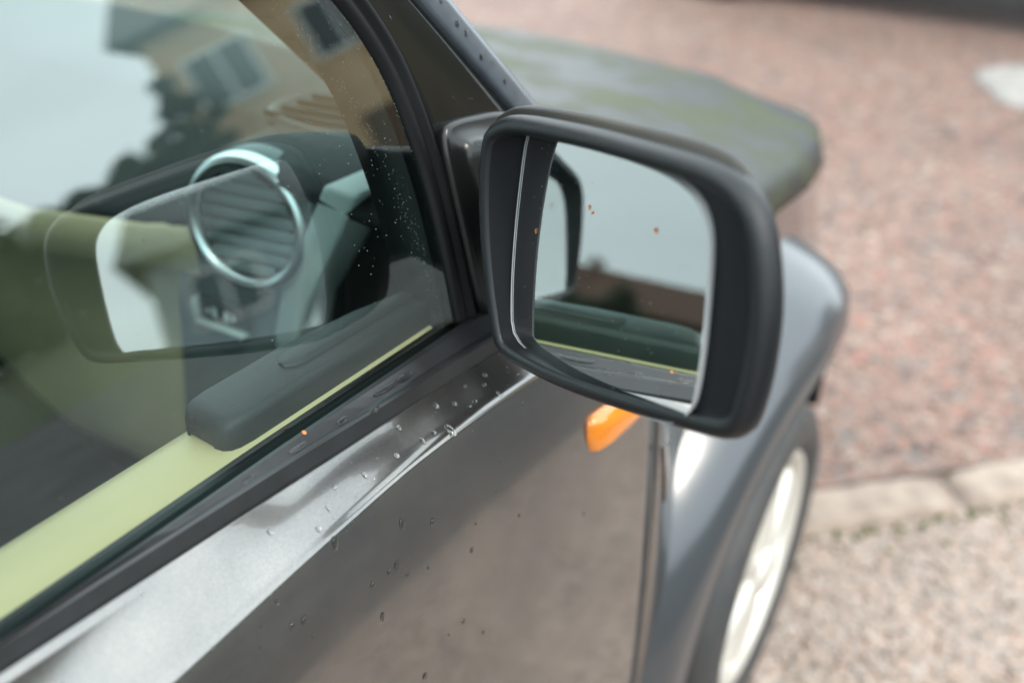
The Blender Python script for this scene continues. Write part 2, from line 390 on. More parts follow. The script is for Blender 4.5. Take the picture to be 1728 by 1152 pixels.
# hood with moss film
rows = []
for x in lin(.88, 1.84, 40) + [1.865, 1.885, 1.9]:
    yh, zh = interp(YH, min(x, 1.885)), interp(ZH, min(x, 1.885)); drop = 0 if x < 1.85 else (x - 1.84) * .55
    zz = zh + .012 - drop; r = [(x, yh - .031, zz - .058), (x, yh - .0275, zz - .042), (x, yh - .018, zz - .016), (x, yh + .006, zz - .001)]
    for t in lin(-.96, .96, 25): r.append((x, -yh * t, zz + .045 * (1 - t ** 2) + .010 * math.exp(-((abs(t) - .62) / .1) ** 2)))
    r += [(a, -b, c) for a, b, c in r[:4]][::-1]
    rows.append(r)
hood = grid('hood', rows, 'hood_paint', car, thick=.012, offset=-1)
# nose / bumper
rows = []
for z, dx in ((.80, -.012), (.76, .02), (.70, .035), (.6, .05), (.5, .065), (.4, .065), (.3, .05), (.22, .0)):
    rows.append([(1.885 + dx + .10 * (1 - (y / .6) ** 2) - (.06 * max(0, abs(y) - .5) / .1), y, z) for y in lin(-.6, .6, 31)])
grid('front_bumper', rows, 'grey_metallic_paint', car, thick=.01, offset=-1)

# wheel arch flare
def flare(cx, cz, ysf, lipy=lambda x: interp([(.9, -.876), (1.25, -.870), (1.34, -.858), (1.42, -.834), (1.55, -.79), (1.65, -.748), (1.8, -.69)], x), a0=4, a1=194):
    rows = []
    for k in range(61):
        a = R(a0 + (a1 - a0) * k / 60); ca, sa = math.cos(a), math.sin(a)
        ro = .455 + .035 * max(0, sa); fk = max(0, min(1, (ca + .15) / .5)); rl_ = .385 + .042 * fk; ro += .02 * fk
        row = []
        yo = ysf(cx + ro * ca, cz + ro * sa)
        for t in lin(0, 1, 12):
            rr = ro + (rl_ - ro) * t
            yl = lipy(cx + rr * ca); y = yo + .004 + (yl - .002 - yo) * (1 - (1 - t) ** 2.6)
            row.append((cx + rr * ca, y, cz + rr * sa))
        q_ = rl_ - .006; yl = lipy(cx + q_ * ca); row += [(cx + q_ * ca, yl, cz + q_ * sa), (cx + (q_ - .004) * ca, yl + .008, cz + (q_ - .004) * sa), (cx + (q_ - .004) * ca, -.62, cz + (q_ - .004) * sa)]
        rows.append(row)
    o = grid('arch_flare', [r_[:13] for r_ in rows], 'flare_plastic', car)
    grid('flare_lining', [r_[12:] for r_ in rows], 'rubber', o); return o
def fend_y(x, z):
    pr = fender_prof(max(.8035, min(1.885, x)))
    for (a, b), (c, e) in zip(pr, pr[1:]):
        if e <= z <= b: return a + (c - a) * (b - z) / (b - e)
    return pr[0][0] if z > pr[0][1] else pr[-1][0]
fl = flare(WX, WZ, fend_y); mirrored(fl, car)
fl2 = flare(-.78, WZ, lambda x, z: -.84, lambda x: -.872, -14, 194); mirrored(fl2, car)
def liner(cx):
    rows = []
    for k in range(31):
        a = R(-20 + 220 * k / 30); rows.append([(cx + .376 * math.cos(a), y, WZ + .376 * math.sin(a)) for y in (-.62, -.5)])
    for r in rows: r.append((cx, -.5, WZ))
    return grid('arch_liner', rows, 'rubber', car)
for cx in (WX, -.78): mirrored(liner(cx), car)

def wheel(cx, yo, parent):
    w = empty('wheel'); w.parent = parent; w.location = (cx, yo, WZ)
    lathe('tyre', [(.205, .012), (.214, .0), (.235, -.012), (.262, -.014), (.283, -.002), (.292, .018), (.292, .14), (.283, .165), (.25, .18), (.205, .17)], 'tyre', w)
    bm = bmesh.new()
    rim = lathe('rim', [(.212, .004), (.208, -.004), (.2, -.003), (.192, .01), (.186, .03), (.184, .12)], 'silver_wheel', w)
    lathe('wheel_disc', [(.186, .075), (.06, .075), (.001, .07)], 'vent_dark', w)
    for k in range(6):
        a = 2 * math.pi * k / 6 + .35
        M = Matrix.Rotation(-a, 3, 'Y'); V, Fc = [], []
        pr = [(.03, .028, .0), (.08, .022, .0), (.14, .026, .004), (.196, .044, .012)]
        for r_, hw, yy in pr:
            for (u, d) in ((-1, .014), (-.75, .002), (0, -.004), (.75, .002), (1, .014), (.9, .05), (-.9, .05)):
                V.append(M @ Vector((r_, yy + d, u * hw)))
        for i in range(3):
            for j in range(7): Fc.append((i * 7 + j, i * 7 + (j + 1) % 7, (i + 1) * 7 + (j + 1) % 7, (i + 1) * 7 + j))
        pyd('spoke', V, Fc, 'silver_wheel', w)
    lathe('hub_cap', [(.045, .02), (.044, -.006), (.036, -.012), (.001, -.014)], 'silver_wheel', w, n=32)
    return w
fwh = wheel(WX, -.832, car); fwh.rotation_euler.z = R(7); fwh.location = (WX - .012, -.832, .278); fwh.scale = (.95, .95, .95)
wheel(-.78, -.825, car)
for cx in (WX, -.78):
    w = wheel(cx, .825, car); w.rotation_euler.z = math.pi

# amber side marker
def marker():
    o = empty('side_indicator'); o.parent = car
    def body(name, s, d, m):
        rows = []
        base = [(-.5, .1), (-.47, .75), (-.2, 1), (.2, .85), (.46, .3), (.5, -.1), (.3, -.5), (-.1, -.85), (-.38, -1.0), (-.46, -.6)]
        loop = catmull([(a, 0, b) for a, b in base], 4, True)
        for sc_, dep in ((1, 0), (1, .006), (.9, .012), (.6, .0165), (.2, .018), (.01, .018)):
            rows.append([(.722 + (p.x * .105 * sc_ * s + p.z * .002 * sc_), -.829 - dep * d - (.0 if dep else -.006), .868 + (p.z * .0225 * sc_ - p.x * .020 * sc_) * s) for p in loop])
        return grid(name, rows, m, o, closed=True)
    body('lens', 1, 1, 'amber'); body('reflector', .86, .55, 'amber_core')
marker()
# pale triangle in a paint-coloured frame on the fender behind the wheel
def triangle():
    o = empty('fender_triangle'); o.parent = car
    T = [(.822, .776), (.925, .726), (.842, .686)]; c = (sum(p[0] for p in T) / 3, sum(p[1] for p in T) / 3)
    def lp(k, d): return [(c[0] + (x - c[0]) * k, fend_y(c[0] + (x - c[0]) * k, c[1] + (z - c[1]) * k) - d, c[1] + (z - c[1]) * k) for x, z in T]
    grid('triangle_frame', [lp(1.0, -.002), lp(.98, .003), lp(.90, .0035), lp(.80, .001)], 'grey_metallic_paint', o, closed=True, smooth=False)
    q = lp(.82, .0012); pyd('triangle_face', q, [(0, 1, 2)], 'dull_trim', o, False)
triangle()
# beltline weatherstrip and inner strip
def sweep_x(name, prof, xs, m, parent, closed=True):
    return grid(name, [[(x, y + .077 * (x - .4) * yk, z + (interp(ZT, x) - .999)) for y, z, yk in prof] for x in xs], m, parent, closed=closed, cap=closed, smooth=False)
XS = lin(-.43, .70, 60)
sweep_x('belt_trim', [(-.7635, 1.0105, 1), (-.7655, 1.0135, 1), (-.769, 1.0135, .8), (-.7765, 1.0085, .3), (-.7775, 1.0088, .1), (-.7790, 1.0098, 0), (-.7808, 1.0098, 0), (-.7825, 1.0085, 0), (-.7865, .9985, 0), (-.7868, .9955, 0), (-.7845, .9945, 0), (-.774, .9945, .3), (-.766, .9945, .8), (-.7635, .998, 1)], XS, 'trim_satin', car)
sweep_x('inner_weatherstrip', [(-.7585, .995, 1), (-.7585, 1.0035, 1), (-.752, 1.006, 1), (-.741, 1.0045, 1), (-.739, .995, 1)], XS, 'rubber', car)
mirrored(bpy.data.objects['belt_trim'], car)

# window opening, glass, seal, pillar panel
WC = [(.96, .590), (1.0, .590), (1.06, .5905), (1.11, .589), (1.15, .585), (1.19, .578), (1.22, .569), (1.25, .554), (1.275, .537), (1.30, .513), (1.33, .476), (1.36, .428), (1.385, .37), (1.405, .29), (1.415, .15), (1.42, -.05)]
def apillar(z): return .719 + (1.144 - z) * .87
zs = lin(.965, 1.405, 40)
rows = [[S(x, z) for x in lin(-.44, interp(WC, z) + .006, 30)] for z in zs]
window = grid('door_window', rows, 'window_glass', car); mirrored(window, car)
path = catmull([(x, 0, z) for z, x in WC[1:]], 6)
path = [(p.x, p.z) for p in path] + [(-.2, 1.42), (-.42, 1.42)]
def sweep_surf(name, path, prof, m, parent):
    rows = []
    for i, (x, z) in enumerate(path):
        a = path[max(0, i - 1)]; b = path[min(len(path) - 1, i + 1)]
        tx, tz = b[0] - a[0], b[1] - a[1]; L = math.hypot(tx, tz) or 1; tx /= L; tz /= L
        nx, nz = tz, -tx                    # away from the glass
        rows.append([S(x + nx * u, z + nz * u, o) for u, o in prof])
    return grid(name, rows, m, parent, closed=True, cap=True)
seal = sweep_surf('window_seal', path, [(-.002, .001), (.001, .005), (.006, .0065), (.0085, .004), (.0105, .0045), (.0125, .0085), (.0165, .0095), (.0185, .006), (.0185, -.006), (.0, -.02), (-.002, -.02)], 'black_plastic', car)
mirrored(seal, car)
fr = sweep_surf('inner_window_frame', path, [(-.006, -.012), (.04, -.012), (.05, -.05), (-.012, -.05)], 'soft_dark', car); mirrored(fr, car)
rows = []
for z in lin(.972, 1.47, 50):
    xa = apillar(z); x0 = interp(WC, z) + .0195 if z < 1.4 else .1
    rows.append([S(x, z, .0035 + .0012 * math.sin(math.pi * k / 9)) for k, x in enumerate(lin(min(x0, xa - .01), xa, 10))])
apanel = grid('pillar_panel', rows, 'gloss_black', car, thick=.004, offset=-1); mirrored(apanel, car)
rows = []
for z in lin(.98, 1.46, 24):
    xa = apillar(z); a = S(min(interp(WC, z) + .03, xa - .02) if z < 1.4 else .1, z, -.045); b = S(xa, z, -.02)
    rows.append([b + Vector((.02, .01, 0)), b + Vector((0, .07, 0)), b + Vector((-.035, .13, 0)), b + Vector((-.05, .135, 0)), a + Vector((.05, .05, 0)), a, a + Vector((0, -.025, 0))])
pt = grid('pillar_trim', rows, 'soft_dark', car); mirrored(pt, car)
rows = []
for z in lin(.96, 1.49, 40):
    xa = apillar(z)
    rows.append([S(xa + u, z, o) for u, o in ((.004, -.012), (.006, .004), (.009, .0075), (.028, .0085), (.036, .007), (.040, .001), (.041, -.012))])
strip = grid('screen_strip', rows, 'screen_strip', car); mirrored(strip, car)
rows = []
for z in lin(.96, 1.49, 30):
    xa = apillar(z) + .0405
    rows.append([Vector((xa + .16 * (1 - t * t), -ysurf(xa, z) * t * (-1 if False else 1), z)) for t in lin(-.995, .995, 31)])
grid('windscreen', rows, 'screen_glass', car)
grid('cowl_panel', [[(x_ + .16 * (1 - t * t), .79 * t * yk, z_) for t in lin(-1, 1, 21)] for x_, z_, yk in ((.82, .985, .97), (.90, .965, .97), (.96, .925, .95), (.75, .90, .95))], 'black_plastic', car)

# roof, rear pillars, tailgate, floor
rows = []
for x in lin(-1.15, .44, 24):
    zc = 1.545 - .05 * ((x + .35) / .8) ** 2
    e = S(x, 1.435); rows.append([(x, e.y + .0, 1.42)] + [(x, -e.y * t, zc - .085 * abs(t) ** 4) for t in lin(-.97, .97, 21)] + [(x, -e.y, 1.42)])
roof = grid('roof', rows, 'grey_metallic_paint', car, thick=.03, offset=-1)
def pillar(name, poly, off):
    rows = [[S(a, z, off), S(b, z, off)] for z, a, b in poly]
    o = grid(name, rows, 'gloss_black', car, thick=.05, offset=-1); mirrored(o, car)
pillar('rear_pillar', [(.98, -.58, -.425), (1.2, -.56, -.425), (1.44, -.53, -.425)], .004)
pillar('tail_pillar', [(.98, -1.25, -1.05), (1.2, -1.2, -1.0), (1.44, -1.12, -.92)], .004)
qw = grid('quarter_window', [[S(x, z) for x in lin(-1.08, -.55, 8)] for z in lin(.98, 1.43, 8)], 'window_glass', car); mirrored(qw, car)
grid('tailgate', [[(x, y, z) for y in lin(-.77, .77, 9)] for x, z in ((-1.27, .22), (-1.33, .5), (-1.31, .8), (-1.27, 1.0))], 'grey_metallic_paint', car, thick=.02)
grid('rear_window', [[(x, y, z) for y in lin(-.70 * k, .70 * k, 9)] for x, z, k in ((-1.27, 1.0, 1.04), (-1.22, 1.2, 1.0), (-1.13, 1.44, .9))], 'window_glass', car)
box('cabin_floor', (-.1, 0, .26), (2.2, 1.5, .04), 'soft_dark', car)
box('fire_wall', (.98, 0, .58), (.03, 1.44, .62), 'soft_dark', car)

# ---- door inner panel with lime top
def inner_door(x):
    zt = interp(ZT, x) - .999; yk = .077 * (x - .4)
    pr = [(-.741, 1.0035), (-.738, 1.0055), (-.695, 1.004), (-.684, 1.0005), (-.6805, .992), (-.678, .972), (-.676, .8), (-.69, .6), (-.70, .3)]
    return [(y + yk, z + zt) for y, z in pr]
dl = grid('door_lining', side_rows(lin(-.42, .60, 40), lambda x: inner_door(x)[:6]), 'lime', car); mirrored(dl, car)
dc = grid('door_card', side_rows(lin(-.42, .60, 40), lambda x: [(a + .002, b) for a, b in inner_door(x)[5:]]), 'door_card', car); mirrored(dc, car)
# long dark pod on the door top
pod = []
for x, b, h in ((.3475, .30, .012), (.349, .16, .019), (.353, .07, .023), (.36, .02, .0245), (.372, .0, .025), (.45, 0, .025), (.53, 0, .0245), (.604, 0, .024)):
    yk = .077 * (x - .4); y0, y1 = -.7375 + yk, -.684 + yk - .22 * max(0, x - .50); w = y1 - y0; y0 += w * b; y1 -= w * b * .6
    zz = 1.004 + (interp(ZT, x) - .999); zt = zz + h
    sec = [(y0, zz - .006), (y0 + .0002, zz), (y0 + .0008, zt - .008), (y0 + .0018, zt - .0045), (y0 + .0038, zt - .002), (y0 + .0062, zt - .0008), (y0 + .014, zt), (y0 + .026, zt + .0008), (y1 - .012, zt + .0006), (y1 - .005, zt - .0008), (y1 - .002, zt - .003), (y1 - .0004, zt - .007), (y1, zt - .02), (y1 + .003, .95)]
    pod.append([(x, a, c) for a, c in sec])
pod = [[(pod[0][0][0] + .001, p[1], min(p[2], 1.003 + .003)) for p in pod[0]]] + pod
op = grid('door_pod', pod, 'cap_grey', car)
# raised panel on the pod's top with its fine seam
rows = []
for x, w0, w1 in ((.428, .024, .030), (.434, .019, .036), (.445, .017, .0375), (.52, .017, .036), (.60, .017, .026)):
    yk = -.7375 + .077 * (x - .4); z = 1.004 + (interp(ZT, x) - .999) + .0247
    rows.append([(x, yk + w0 - .0014, z - .001), (x, yk + w0, z + .0022), (x, yk + w0 + .003, z + .0032), (x, yk + w1 - .002, z + .0032), (x, yk + w1, z + .0018), (x, yk + w1 + .001, z - .001)])
grid('pod_lid', rows, 'cap_grey', op)
# switch / handle block behind the pod is below sight

# ---- dashboard
dash = empty('dashboard'); dash.parent = car
DXR = [(-.70, .63), (-.5, .622), (-.38, .622), (-.34, .63), (-.12, .56), (.05, .545), (.25, .58), (.7, .63)]
DZ0 = [(-.70, 1.045), (-.5, 1.062), (-.40, 1.058), (-.34, .975), (-.30, .962), (-.12, .955), (.1, .96), (.7, 1.0)]
def dash_end_x(y): return .79 + .15 * (1 - (y / .7) ** 2)
top = []
for y in lin(-.70, .70, 57):
    xr, z0, xe = interp(DXR, y), interp(DZ0, y), dash_end_x(y)
    top.append([(xr + .05, y, z0 - .03), (xr + .006, y, z0 - .016), (xr, y, z0 - .008), (xr + .004, y, z0), (xr + .02, y, z0 + .008), (xr + (xe - xr) * .45, y, max(z0 + .012, 1.052)), (xe - .01, y, 1.068), (xe, y, 1.04), (xe, y, .9)])
grid('dash_top', top, 'soft_dark', dash)
face = []
for y in lin(-.345, .62, 30):
    xr = interp(DXR, y); z0 = min(interp(DZ0, y), .965)
    face.append([(xr + .006, y, z0 - .002), (xr - .004, y, z0 - .010), (xr - .004, y, z0 - .06), (xr + .015, y, z0 - .07), (xr + .03, y, .78), (xr + .05, y, .60), (xr + .09, y, .52)])
grid('dash_face', face, 'lime_dash', dash)
low = [[(.80, y, .80), (.68, y, .56), (.70, y, .4), (.95, y, .27)] for y in lin(-.7, .7, 9)]
grid('lower_dash', low, 'soft_dark', dash)
# vent pod
poly = [(-.335, .99), (-.30, .93), (-.279, .86), (-.262, .74), (-.24, .60), (-.455, .60), (-.455, .86), (-.474, .925), (-.535, 1.040), (-.52, 1.050), (-.38, 1.050)]
prism('vent_pod', poly, .632, .80, 'dash_grey', dash, bevel=.012)
prism('pod_lit_edge', [(-.458, .62), (-.458, .87), (-.478, .932), (-.556, 1.068), (-.60, 1.068), (-.515, .925), (-.492, .87), (-.492, .62)], .625, .78, 'dash_pale', dash, bevel=.006)  # pod's bevel catching light, its brightness put into a paler colour
prism('dash_end', [(-.50, .62), (-.50, .87), (-.52, .93), (-.605, 1.06), (-.70, 1.05), (-.70, .6)], .66, .9, 'soft_dark', dash, bevel=.01)
vent = empty('air_vent'); vent.parent = dash; vent.location = (.628, -.4485, 1.0015)
vent.rotation_euler = (0, R(6), R(14))
lathe('vent_ring', [(.074, .01), (.0735, -.014), (.0695, -.022), (.062, -.0225), (.058, -.016), (.0575, .004)], 'chrome_satin', vent, axis='X')
lathe('vent_barrel', [(.0745, .02), (.0745, -.006), (.072, -.008)], 'dash_grey', vent, axis='X')
lathe('vent_back', [(.063, -.002), (.03, -.004), (.0005, -.004)], 'vent_dark', vent, axis='X')
for k in range(8):
    zz = -.049 + .014 * k; hw = math.sqrt(.0575 ** 2 - zz ** 2)
    box('slat', (-.0115, 0, zz), (.006, 2 * hw, .0128), 'dash_grey', vent, bevel=.002, seg=1, rot=Matrix.Rotation(R(8), 3, 'Y'))
# airbag telltale switch
ind = empty('switch_bezel'); ind.parent = dash
box('bezel_plate', (.628, -.375, .866), (.010, .082, .028), 'vent_dark', ind, bevel=.003, seg=2, rot=Matrix.Rotation(R(-5), 3, 'X'))
box('bezel_lip', (.621, -.375, .8505), (.012, .084, .005), 'dash_pale', ind, bevel=.0015, seg=1, rot=Matrix.Rotation(R(-5), 3, 'X'))
box('bezel_cheek', (.621, -.3345, .864), (.012, .006, .026), 'dash_pale', ind, bevel=.0015, seg=1)
for y, k in ((-.352, 0), (-.364, 1), (-.385, 1), (-.397, 2)):
    z = .8665 - (y + .375) * .09
    poly = {0: [(y + .004, z), (y - .0025, z + .005), (y - .0025, z - .005)], 2: [(y - .004, z), (y + .0025, z + .005), (y + .0025, z - .005)], 1: [(y - .004, z - .006), (y + .004, z - .006), (y + .004, z + .006), (y - .004, z + .006)]}[k]
    prism('switch_symbol', poly, .6215, .6225, 'white_print', ind)
# windscreen demister grille on the dash top
dv = empty('demister_vent'); dv.parent = dash
loop = [(p.x, p.y) for p in catmull([(.74, -.36, 0), (.72, -.42, 0), (.73, -.50, 0), (.79, -.505, 0), (.83, -.43, 0), (.80, -.36, 0)], 6, True)]
cxv, cyv = .77, -.43
def zdv(x, y): return 1.070
grid('grille_rim', [[(cxv + (x - cxv) * s, cyv + (y - cyv) * s, zdv(x, y) + h) for x, y in loop] for s, h in ((1.08, -.012), (1.05, .002), (.98, .004), (.94, -.002))], 'vent_dark', dv, closed=True)
prism('grille_well', [(cxv + (x - cxv) * .96, cyv + (y - cyv) * .96) for x, y in loop], 1.02, 1.0705, 'rubber', dv, plane='XY')
for k in range(4): box('slat', (.735 + .024 * k, -.43, 1.0735), (.004, .125, .006), 'soft_dark', dv, bevel=.001, seg=1, rot=Matrix.Rotation(R(12), 3, 'Z'))
# steering wheel
sw = empty('steering_wheel'); sw.parent = car; sw.location = (.42, .40, .93); sw.rotation_euler = (0, R(-28), 0)
lathe('wheel_rim', [(.19 + .016 * math.cos(t), .016 * math.sin(t)) for t in lin(0, 2 * math.pi, 13)], 'soft_dark', sw, axis='X', n=48)
box('wheel_boss', (.03, 0, -.01), (.05, .15, .13), 'soft_dark', sw, bevel=.02)
for a in (0, 180, 270): box('wheel_spoke', (.02, .12 * math.cos(R(a)), .12 * math.sin(R(a))), (.02, .13 if a != 270 else .04, .04 if a != 270 else .13), 'dash_pale', sw, bevel=.006)
box('steering_column', (.16, 0, -.02), (.28, .08, .08), 'soft_dark', sw, bevel=.02)
# seats
def seat(y):
    s = empty('seat'); s.parent = car; s.location = (-.18, y, .28)
    box('cushion', (.12, 0, .20), (.52, .48, .17), 'seat_fabric', s, bevel=.05)
    box('backrest', (-.19, 0, .50), (.13, .47, .56), 'seat_fabric', s, bevel=.05, rot=Matrix.Rotation(R(-16), 3, 'Y'))
    for dy in (-.07, .07): box('headrest_post', (-.285, dy, .80), (.012, .012, .12), 'chrome_satin', s, rot=Matrix.Rotation(R(-14), 3, 'Y'))
    box('headrest', (-.31, 0, .91), (.09, .27, .17), 'seat_fabric', s, bevel=.04)
seat(-.36); seat(.36)
# ---- side mirror
sm = empty('side_mirror'); sm.parent = car
RIM = [(-0.8005, 1.1154), (-0.7957, 1.1597), (-0.7985, 1.1923), (-0.8085, 1.2039), (-0.8317, 1.216), (-0.8931, 1.2285), (-0.9465, 1.2363), (-0.989, 1.2417), (-1.011, 1.2428), (-1.0283, 1.2401), (-1.0449, 1.2288), (-1.0559, 1.2076), (-1.0639, 1.1771), (-1.0662, 1.1424), (-1.0645, 1.1169), (-1.0613, 1.1032), (-1.0511, 1.0923), (-1.0238, 1.0814), (-0.9579, 1.0589), (-0.8976, 1.0417), (-0.8491, 1.033), (-0.8339, 1.034), (-0.8241, 1.0405), (-0.8115, 1.0719)]
GLS = [(-.824, 1.188), (-.8225, 1.138), (-.825, 1.093), (-.830, 1.060), (-.834, 1.049), (-.842, 1.0435), (-.864, 1.0425), (-.908, 1.049), (-.965, 1.064), (-.998, 1.0745), (-1.013, 1.083), (-1.020, 1.092), (-1.0235, 1.104), (-1.0225, 1.131), (-1.018, 1.166), (-1.013, 1.192), (-1.007, 1.205), (-.996, 1.214), (-.980, 1.2175), (-.958, 1.217), (-.924, 1.2125), (-.884, 1.2055), (-.848, 1.199), (-.832, 1.195)]
def loop_res(pts, n=96):
    c = catmull([(0, a, b) for a, b in pts], 10, True); cy = sum(p.y for p in c) / len(c); cz = sum(p.z for p in c) / len(c)
    cy, cz = -.93, 1.14
    A = sorted((math.atan2(p.z - cz, p.y - cy), math.hypot(p.y - cy, p.z - cz)) for p in c)
    A = [(A[-1][0] - 2 * math.pi, A[-1][1])] + A + [(A[0][0] + 2 * math.pi, A[0][1])]
    out = []
    for k in range(n):
        t = -math.pi + 2 * math.pi * k / n; r = interp(A, t); out.append((cy + r * math.cos(t), cz + r * math.sin(t)))
    return out
rim2, gls2 = loop_res(RIM), loop_res(GLS)
def rim_x(y, z): return .50 + (.3256 * (y + .95) + .07 * (z - 1.14)) / .9455
def gls_x(y, z): return .526 + (.4087 * (y + .9) + .1431 * (z - 1.08)) / .9014
FW = Vector((.9455, -.3256, -.07))
def rl(scale, fwd, cy=-.945, cz=1.146, inset=0.):
    o = []
    for i, (y, z) in enumerate(rim2):
        Y, Z = cy + (y - cy) * scale, cz + (z - cz) * scale
        if inset:
            a, b = rim2[i - 1], rim2[(i + 1) % len(rim2)]; ty, tz = b[0] - a[0], b[1] - a[1]; L = math.hypot(ty, tz)
            Y, Z = y - tz / L * inset, z + ty / L * inset
        o.append(Vector((rim_x(Y, Z), Y, Z)) + FW * fwd)
    return o
def gl(scale, dx, cy=-.925, cz=1.135):
    o = []
    for y, z in gls2:
        Y, Z = cy + (y - cy) * scale, cz + (z - cz) * scale; o.append(Vector((gls_x(Y, Z) + dx, Y, Z)))
    return o
def blend(a, b, t): return [p + (q - p) * t for p, q in zip(a, b)]
rin = rl(1, .002, inset=.0125); gout = gl(1.012, .006)
grid('housing_rim', [rl(1, .016, inset=.003), rl(1, .0135, inset=.0006), rl(1, .009), rl(1, .004, inset=.0004), rl(1, .0008, inset=.003), rl(1, -.001, inset=.0065), rl(1, -.0002, inset=.0105), rin, blend(rin, gout, .03)], 'housing_plastic', sm, closed=True)
grid('inner_shroud', [blend(rin, gout, .025), blend(rin, gout, .06), blend(rin, gout, .5), gout, gl(.9, .012)], 'shroud_plastic', sm, closed=True)
CVT = [(0, 0), (.012, -.001), (.018, -.0035), (.03, .001), (.045, .010), (.07, .030), (.1, .062), (.125, .1)]
CVO = [(0, 0), (.012, .004), (.02, .009), (.045, .024), (.07, .04), (.1, .065), (.125, .1)]
def cover(f, extra=0., k=1.):
    o = []
    for y, z in rim2:
        dy, dz = (y + .93) / .12, (z - 1.146) / .1; L = math.hypot(dy, dz) or 1; uy, uz = dy / L, dz / L
        Y, Z = y, z
        if uy < 0: Y += interp(CVO, f) * -uy
        else: Y += .12 * min(f, .06) * uy - .5 * max(0, f - .075)
        Z += -interp(CVT, f) * uz * (.8 + .2 * min(1, max(0, -uy) * 2)) if uz > 0 else (-.05 * min(f, .06) + .5 * max(0, f - .06)) * -uz
        Y, Z = Y + uy * extra, Z + uz * extra
        x = rim_x(y, z) + f
        if k < 1: Y, Z = -.90 + (Y + .90) * k, 1.12 + (Z - 1.12) * k
        o.append(Vector((x * (.4 + .6 * k) + (1 - (.4 + .6 * k)) * .62 if k < 1 else x, Y, Z)))
    return o
grid('housing_cover', [cover(.0115, -.004), cover(.0128, -.0032), cover(.0145, -.0006), cover(.018), cover(.024), cover(.034), cover(.05), cover(.07), cover(.085, 0, .93), cover(.095, 0, .8), cover(.103, 0, .6), cover(.108, 0, .35), cover(.11, 0, .03)], 'cap_plastic', sm, closed=True)
me_g = [tuple(p) for p in gl(1, 0)]
mg = pyd('mirror_glass', me_g, [tuple(range(len(me_g)))], 'mirror_silver', sm, False)
grid('glass_bezel', [gl(.997, -.0003), gl(1.0, -.0012), gl(1.008, -.0010), gl(1.012, .006)], 'glass_edge', sm, closed=True)
# arm between pillar base and housing
AL = [(.6085, 1.03), (.6075, 1.075), (.606, 1.12), (.6065, 1.145), (.6105, 1.158), (.620, 1.1625), (.65, 1.160), (.70, 1.150), (.735, 1.125), (.74, 1.06), (.72, 1.0), (.63, 1.0), (.6125, 1.008)]
def arm_loop(off, g, flat=None):
    L = [(p.x, p.z) for p in catmull([(a, 0, b) for a, b in AL], 6, True)]; cx_, cz_ = .672, 1.085; o = []
    for x, z in L:
        d = math.hypot(x - cx_, z - cz_); x2, z2 = x - (x - cx_) / d * g, z - (z - cz_) / d * g
        o.append(S(x2, z2, off) if flat is None else Vector((x2, flat, z2 + .035)))
    return o
grid('mirror_arm', [arm_loop(-.02, 0), arm_loop(.010, 0), arm_loop(.013, .0008), arm_loop(.0148, .0028), arm_loop(.0155, .006), arm_loop(.017, .018), arm_loop(.024, .026), arm_loop(0, .030, -.80), arm_loop(0, .030, -.87)], 'foot_plastic', sm, closed=True, cap=True)

# ------------------------------------------------------------------ dark car far ahead (only its sill and wheel reach into the frame)
def far_car(loc, rz):
    c = empty('dark_car', loc, rz, 'black car at the far top right corner, only its lower side in view', 'car')
    prof = [(-2.0, .42), (-2.05, .7), (-1.95, .95), (-1.75, 1.0), (-1.35, 1.42), (-.9, 1.47), (.2, 1.45), (.85, 1.05), (1.7, .92), (2.0, .78), (2.05, .5), (1.98, .24), (1.62, .22)]
    def archp(cx): return [(cx + .34 * math.cos(R(a)), .3 + .34 * math.sin(R(a))) for a in range(0, 181, 20)]
    prof = prof[:-1] + [(1.64, .22)] + [(x, max(z, .22)) for x, z in archp(1.25)] + [(-.95, .22)] + [(x, max(z, .22)) for x, z in archp(-1.3)] + [(-1.95, .24)]
    prism('body', prof, -.82, .82, 'black_paint', c, plane='XZ', bevel=.02)
    for y in (-.826, .826):
        prism('side_glass', [(-1.3, 1.0), (-1.15, 1.34), (.12, 1.36), (.62, 1.03)], y - .004, y + .004, 'dark_pane', c, plane='XZ')
    for cx in (1.25, -1.3):
        for s in (-1, 1):
            w = empty('wheel'); w.parent = c; w.location = (cx, s * .80, .3)
            lathe('tyre', [(.19, -.09), (.27, -.1), (.3, -.06), (.3, .06), (.27, .1), (.19, .09)], 'tyre', w, n=32)
            lathe('rim', [(.2, -.08), (.19, -.085), (.15, -.04), (.04, -.06), (.001, -.065)] if s < 0 else [(.2, .08), (.19, .085), (.15, .04), (.04, .06), (.001, .065)], 'silver_wheel', w, n=32)
    for s in (-1, 1):
        box('headlight', (1.98, s * .6, .72), (.08, .3, .13), 'glass_edge', c, bevel=.02); box('tail_light', (-2.0, s * .66, .8), (.08, .16, .2), 'amber_core', c, bevel=.02)
    return c
far_car((6.75, .35, .02), R(-84))
bm = bmesh.new(); bmesh.ops.create_icosphere(bm, subdivisions=3, radius=1)
for v in bm.verts:
    k = 1 + .12 * math.sin(5 * v.co.x + 2) * math.cos(4 * v.co.y)
    v.co = Vector((v.co.x * .34 * k, v.co.y * .26 * k, max(-.3, v.co.z) * .06 * k))
me = bpy.data.meshes.new('pale_stone'); bm.to_mesh(me); bm.free()
st = link('pale_stone', me, 'pale_stone'); st.location = (5.1, -.42, .025); st.rotation_euler.z = .5; tag(st, 'low pale stone lying on the gravel at the right edge', 'stone')

